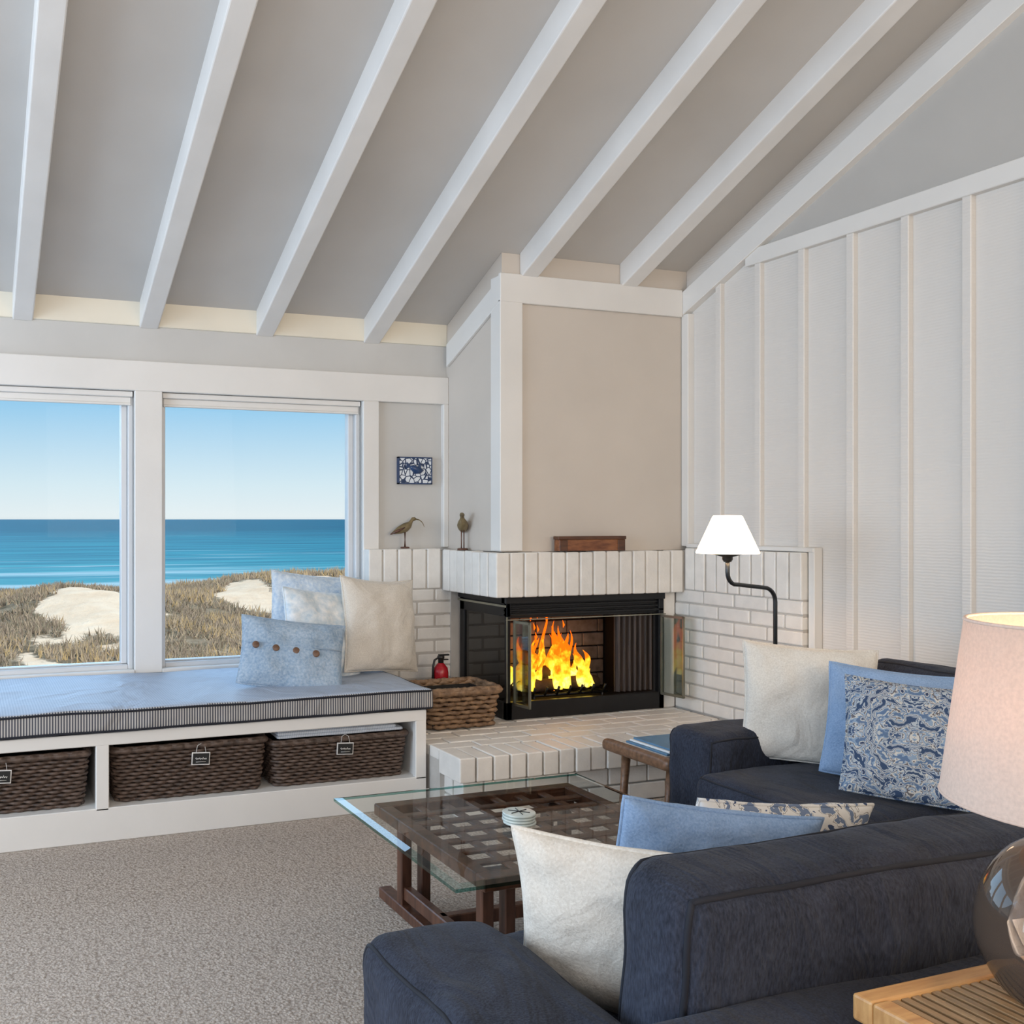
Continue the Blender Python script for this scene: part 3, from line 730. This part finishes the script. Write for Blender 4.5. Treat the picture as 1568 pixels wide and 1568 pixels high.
b_=MB(); b_.tube([(LX+.139*math.cos(2*pi*k/48),LY+.139*math.sin(2*pi*k/48),1.108) for k in range(48)],.0025,6,0,True); b_.tube([(LX+.167*math.cos(2*pi*k/48),LY+.167*math.sin(2*pi*k/48),.878) for k in range(48)],.0025,6,0,True)
b_.build('shade_rims',[M_linen],g)
b_=MB(); b_.lathe([(0,-.03),(.02,-.02),(.028,0),(.02,.025),(0,.03)],(LX,LY,.99),20,cap=False); b_.build('bulb_globe',[emis('lit_bulb',(1,.85,.6),4)],g)
point('bulb',(LX,LY,1.04),3.4,(1,.72,.45),.03,g)

# ---- small wood table with magazines near the hearth
g=group('end_table',(2.68,3.09,0))
b_=MB(); b_.soft(2.43,2.95,2.93,3.27,.315,.345,.014,(0,0,0),.002,5,12); b_.soft(2.425,2.47,2.90,3.30,.31,.36,.02,(0,0,0),.003,5,10)
for x in (2.50,2.90):
    for y in (2.97,3.23): b_.tube([(x,y,.32),(x+(-.03 if x<2.6 else .03),y,0)],[.018,.012],8)
b_.build('wood_frame',[M_stoolwood],g)
g=group('magazine_stack',(2.62,3.08,.345))
for k in range(4): boxobj('magazine',2.47+.01*k,2.70+.008*k,2.97,3.22-.01*k,.347+k*.008,.354+k*.008,[M_paper,M_bluecover,M_paper,M_bluecover][k],g,.001)

# ---- figurines
def bird(name,loc,yaw,sc):
    g=group(name,loc); b_=MB(); M=Matrix.Translation(loc)@Matrix.Rotation(yaw,4,'Z')@Matrix.Scale(sc,4)
    sp_=[(-.085,0,.085,.003),(-.065,0,.092,.011),(-.035,0,.104,.022),(0,0,.118,.027),(.022,0,.132,.021),(.035,0,.146,.012),(.042,0,.158,.009),(.050,0,.166,.012),(.062,0,.168,.010),(.072,0,.166,.004),(.09,0,.162,.0028),(.105,0,.152,.0024),(.116,0,.138,.002),(.122,0,.122,.0012)]
    b_.tube([p[:3] for p in sp_],[p[3] for p in sp_],12,0,M=M)
    b_.tube([(-.09,.0,.08),(-.05,.014,.1),(-.01,.02,.118)],[.003,.009,.006],8,1,M=M); b_.tube([(-.09,.0,.08),(-.05,-.014,.1),(-.01,-.02,.118)],[.003,.009,.006],8,1,M=M)
    b_.tube([(0,.006,.1),(.003,.006,.05),(0,.006,.006)],.003,6,1,M=M); b_.tube([(0,-.006,.1),(-.003,-.006,.05),(0.0,-.006,.006)],.003,6,1,M=M)
    b_.lathe([(.026,0),(.026,.006),(.022,.009)],(0,0,0),20,1,M)
    b_.build('carving',[M_bird,M_legwood],g)
bird('shorebird_figurine',(2.195,4.65,ZL1+.007),0,.92)
bird('shorebird_figurine',(2.422,4.44,ZL1+.002),R(238),1.08)
g=group('wooden_box',(2.935,4.085,ZL1))
b_=MB(); b_.box(2.742,3.13,4.056,4.098,ZL1+.004,ZL1+.060); b_.build('body',[M_boxwood],g,.002)
b_=MB(); b_.box(2.737,3.135,4.053,4.100,ZL1+.060,ZL1+.076)
b_.box(2.745,2.79,4.052,4.058,ZL1+.004,ZL1+.058); b_.box(3.085,3.128,4.052,4.058,ZL1+.004,ZL1+.058)
b_.build('lid',[wood('dark_box_wood',(.05,.02,.01),(.14,.055,.025),(4,20,20))],g,.002)
g=group('wall_art_tile',(2.269,4.69,1.498))
m,nt,bs_=newmat('mosaic'); v=coords(nt); vo=N(nt,'ShaderNodeTexVoronoi'); vo.feature='DISTANCE_TO_EDGE'; vo.inputs['Scale'].default_value=38; nt.links.new(v,vo.inputs['Vector'])
r=ramp(nt,[(.06,(.02,.04,.10)),(.10,(.72,.76,.80))],vo.outputs['Distance']); nt.links.new(r.outputs[0],bs_.inputs['Base Color']); bs_.inputs['Roughness'].default_value=.25
boxobj('mosaic_field',2.172,2.366,4.678,4.699,1.428,1.568,m,g,.002)
b_=MB(); cx,cz_=2.272,1.50
b_.tube([(cx-.04,4.677,cz_+.02),(cx-.02,4.677,cz_+.014),(cx+.0,4.677,cz_+.0),(cx+.025,4.677,cz_-.004),(cx+.045,4.677,cz_-.0)],[.003,.016,.022,.014,.002],12,0,flat=1.0)
b_.add([(cx-.03,4.670,cz_+.02),(cx-.058,4.670,cz_+.045),(cx-.06,4.670,cz_+.005)],[(0,1,2)]); b_.add([(cx+.0,4.670,cz_-.0),(cx+.02,4.670,cz_+.045),(cx+.03,4.670,cz_+.005)],[(0,1,2)])
b_.box(2.170,2.368,4.676,4.699,1.426,1.432); b_.box(2.170,2.368,4.676,4.699,1.564,1.570); b_.box(2.170,2.176,4.676,4.699,1.426,1.57); b_.box(2.362,2.368,4.676,4.699,1.426,1.57)
b_.build('fish_motif',[plain('navy_glaze',(.02,.05,.13),.3)],g)
g=group('fire_extinguisher',(2.276,4.40,ZH)); c=(2.276,4.40,ZH+.001)
b_=MB(); b_.lathe([(.034,0),(.038,.006),(.038,.20),(.034,.225),(.018,.245),(.014,.25)],c,28); b_.build('cylinder',[M_red],g)
b_=MB(); b_.lathe([(.014,.25),(.014,.27),(.018,.272),(.018,.285),(0,.286)],c,16)
b_.box(c[0]-.012,c[0]+.045,c[1]-.008,c[1]+.008,c[2]+.285,c[2]+.293); b_.box(c[0]-.012,c[0]+.040,c[1]-.008,c[1]+.008,c[2]+.262,c[2]+.268)
b_.tube([(c[0]-.016,c[1],c[2]+.275),(c[0]-.035,c[1],c[2]+.265),(c[0]-.043,c[1],c[2]+.235),(c[0]-.044,c[1],c[2]+.16)],[.005,.006,.006,.008],8)
b_.lathe([(.0385,.09),(.0388,.095),(.0388,.15),(.0385,.155)],c,28)
b_.build('valve_and_label',[M_blackplastic],g,.001)

# ---------------------------------------------------------------- exterior
def dzf(x,y):
    z=-.72+.38*noise.noise(Vector((x*.16,y*.12,3.1)))+.13*noise.noise(Vector((x*.5,y*.45,7)))+.04*noise.noise(Vector((x*1.7,y*1.7,7)))
    z+=.42*math.exp(-((x-2.2)/1.5)**2-((y-19)/3.5)**2)+.26*math.exp(-((x-6.8)/1.8)**2-((y-21)/3)**2)
    z+=.015*max(0,y-12)
    if y>26: z-=(y-26)**1.5*.10
    if y<10: z=-.8+ (z+.8)*max(0,(y-6)/4)
    return max(z,-9.4)
def sandmask(x,y):
    s_=1.3*math.exp(-((x-2.15)/.85)**2-((y-16.6)/2.7)**2)+1.2*math.exp(-((x-5.7)/.75)**2-((y-19.7)/2.2)**2)
    s_+=.9*math.exp(-((x-.9)/.35)**2-((y-12.5)/.8)**2)+.8*math.exp(-((x-8.0)/.8)**2-((y-22)/2.5)**2)
    return s_+.55*noise.noise(Vector((x*1.5,y*.9,1.5)))+.35*noise.noise(Vector((x*3,y*2,5)))
m,nt,bs_=newmat('dune_ground'); v=coords(nt); n=noisetex(nt,v,2.2,6,.75)
r1=ramp(nt,[(.3,(.11,.09,.06)),(.5,(.26,.21,.14)),(.7,(.46,.37,.26))],n.outputs[0])
n2=noisetex(nt,v,1.5,5,.7); r2=ramp(nt,[(.3,(.85,.63,.42)),(.7,(1.0,.82,.60))],n2.outputs[0])
at=N(nt,'ShaderNodeAttribute'); at.attribute_name='sand'; n3=noisetex(nt,v,5,5,.75)
ad=N(nt,'ShaderNodeMath',operation='MULTIPLY_ADD'); nt.links.new(n3.outputs[0],ad.inputs[0]); ad.inputs[1].default_value=.8; nt.links.new(at.outputs['Fac'],ad.inputs[2])
fr=ramp(nt,[(.78,(0,0,0)),(.92,(1,1,1))],ad.outputs[0]); mx=N(nt,'ShaderNodeMixRGB'); nt.links.new(fr.outputs[0],mx.inputs[0]); nt.links.new(r1.outputs[0],mx.inputs[1]); nt.links.new(r2.outputs[0],mx.inputs[2])
nt.links.new(mx.outputs[0],bs_.inputs['Base Color']); bs_.inputs['Roughness'].default_value=1; bs_.inputs['Specular IOR Level'].default_value=0; bump(nt,bs_,n2.outputs[0],.7,.12)
nx,ny=260,200; vs=[];fs=[]
for j in range(ny+1):
    y=5.3+ (65-5.3)*(j/ny)**1.5
    for i in range(nx+1):
        x=-22+60*(i/nx); vs.append((x,y,dzf(x,y)))
b_=MB()
for j in range(ny):
    for i in range(nx):
        a=j*(nx+1)+i; fs.append((a,a+1,a+nx+2,a+nx+1))
b_.v=vs; b_.f=fs; b_.s=[True]*len(fs); b_.m=[0]*len(fs)
dn=b_.build('sand_dunes',[m])
at_=dn.data.attributes.new('sand','FLOAT','POINT')
at_.data.foreach_set('value',[max(0,min(1,sandmask(p[0],p[1]))) if p[1]<31 else 1.0 for p in vs])
b_=MB()
cnt=0
while cnt<24000:
    y=8.5+20*random.random()**.85; x=random.uniform(-.2*y,.85*y)
    if sandmask(x,y)>.48-.28*random.random(): continue
    nn_=noise.noise(Vector((x*.8,y*.8,11)))
    if nn_<-.30: continue
    z=dzf(x,y); cnt+=1; hh=random.uniform(.06,.16)*(1+1.1*max(0,nn_))
    for k in range(5):
        a=random.uniform(0,2*pi); l=random.uniform(.02,.13); bx=x+random.uniform(-.09,.09); by=y+random.uniform(-.07,.07); w=.004+.0006*y
        q=len(b_.v); b_.v+= [(bx-w,by,z-.03),(bx+w,by,z-.03),(bx+math.cos(a)*l,by+math.sin(a)*l,z+hh*random.uniform(.6,1.1))]
        b_.f.append((q,q+1,q+2)); b_.m.append(random.choice((0,1,2,2) if nn_<.1 else (0,2,0,3))); b_.s.append(False)
b_.build('dune_grass',[plain('dry_grass',(.50,.40,.28),.9,0,3),plain('olive_grass',(.30,.265,.185),.9,0,3),plain('brown_grass',(.33,.26,.195),.9,0,3),plain('golden_grass',(.60,.44,.22),.9,0,3)])
m,nt,bs_=newmat('sea_water'); tc=N(nt,'ShaderNodeTexCoord'); sp=N(nt,'ShaderNodeSeparateXYZ'); nt.links.new(tc.outputs['Object'],sp.inputs[0])
mr=N(nt,'ShaderNodeMapRange'); mr.inputs[1].default_value=100; mr.inputs[2].default_value=900; nt.links.new(sp.outputs[1],mr.inputs[0])
base=ramp(nt,[(0,(.07,.34,.40)),(.25,(.025,.24,.32)),(1,(.006,.125,.20))],mr.outputs[0])
mp=N(nt,'ShaderNodeMapping'); mp.inputs['Scale'].default_value=(.012,.11,1); nt.links.new(tc.outputs['Object'],mp.inputs[0])
n1=noisetex(nt,mp.outputs[0],1.0,5,.6); mx=N(nt,'ShaderNodeMixRGB'); mx.blend_type='MULTIPLY'; mx.inputs[0].default_value=.9
rr_=ramp(nt,[(.35,(.5,.58,.66)),(.62,(1.35,1.25,1.15))],n1.outputs[0]); nt.links.new(base.outputs[0],mx.inputs[1]); nt.links.new(rr_.outputs[0],mx.inputs[2])
mp2=N(nt,'ShaderNodeMapping'); mp2.inputs['Scale'].default_value=(.006,.05,1); nt.links.new(tc.outputs['Object'],mp2.inputs[0]); n2=noisetex(nt,mp2.outputs[0],1.0,6,.65)
mr2=N(nt,'ShaderNodeMapRange'); mr2.inputs[1].default_value=150; mr2.inputs[2].default_value=420; mr2.inputs[3].default_value=.12; mr2.inputs[4].default_value=-.12; nt.links.new(sp.outputs[1],mr2.inputs[0])
sm=N(nt,'ShaderNodeMath',operation='ADD'); nt.links.new(n2.outputs[0],sm.inputs[0]); nt.links.new(mr2.outputs[0],sm.inputs[1])
fr=ramp(nt,[(.60,(0,0,0)),(.70,(1,1,1))],sm.outputs[0]); mx2=N(nt,'ShaderNodeMixRGB'); nt.links.new(fr.outputs[0],mx2.inputs[0]); nt.links.new(mx.outputs[0],mx2.inputs[1]); mx2.inputs[2].default_value=(.38,.55,.58,1)
nt.links.new(mx2.outputs[0],bs_.inputs['Base Color']); bs_.inputs['Roughness'].default_value=.75; bs_.inputs['Specular IOR Level'].default_value=.05
b_=MB(); b_.add([(-30000,50,0),(30000,50,0),(30000,40000,0),(-30000,40000,0)],[(0,1,2,3)]); oc=b_.build('ocean',[m]); oc.location=(0,0,-9)

# ---------------------------------------------------------------- world and lights
w=bpy.data.worlds.new('sky'); S.world=w; w.use_nodes=True; nt=w.node_tree; bg=nt.nodes['Background']
tc=N(nt,'ShaderNodeTexCoord'); sp=N(nt,'ShaderNodeSeparateXYZ'); nt.links.new(tc.outputs['Generated'],sp.inputs[0])
mr=N(nt,'ShaderNodeMapRange'); mr.inputs[1].default_value=-.2; mr.inputs[2].default_value=.8; nt.links.new(sp.outputs[2],mr.inputs[0])
rp=ramp(nt,[(0,(.45,.42,.38)),(.195,(.5,.6,.65)),(.2,(.83,.90,.92)),(.235,(.70,.85,.92)),(.325,(.28,.60,.88)),(.5,(.22,.42,.72)),(1,(.22,.36,.60))],mr.outputs[0]); nt.links.new(rp.outputs[0],bg.inputs[0]); bg.inputs[1].default_value=1.0
def area(name,loc,rot,sx,sy,e,col):
    l=bpy.data.lights.new(name,'AREA'); l.shape='RECTANGLE'; l.size=sx; l.size_y=sy; l.energy=e; l.color=col
    o=bpy.data.objects.new(name,l); o.location=loc; o.rotation_euler=rot; S.collection.objects.link(o); return o
area('fill_left',(-3.4,2.4,1.6),(R(90),0,R(-90)),3.8,2.4,195,(.63,.80,1))  # added cool fill lamp; the left wall behind it has no window
area('fill_rear_cool',(-1.5,-3.0,2.0),(R(96),0,0),3.0,2.6,90,(.97,.97,1))  # added cool fill lamp behind the camera; the back wall is solid
area('fill_rear_warm',(2.2,-3.0,2.3),(R(98),0,0),2.4,2.6,105,(1,.84,.67))  # added warm fill lamp for the right side, not a room fixture
sl=bpy.data.lights.new('sun','SUN'); sl.energy=3.0; sl.angle=.01; sl.color=(1,.91,.78); so=bpy.data.objects.new('sun',sl); S.collection.objects.link(so)
so.rotation_euler=(R(52),0,R(25))
sl=bpy.data.lights.new('ocean_skylight','SUN'); sl.energy=2.6; sl.angle=R(60); sl.color=(.48,.72,1); so=bpy.data.objects.new('ocean_skylight',sl); S.collection.objects.link(so)
so.rotation_euler=(R(-62),0,R(8))
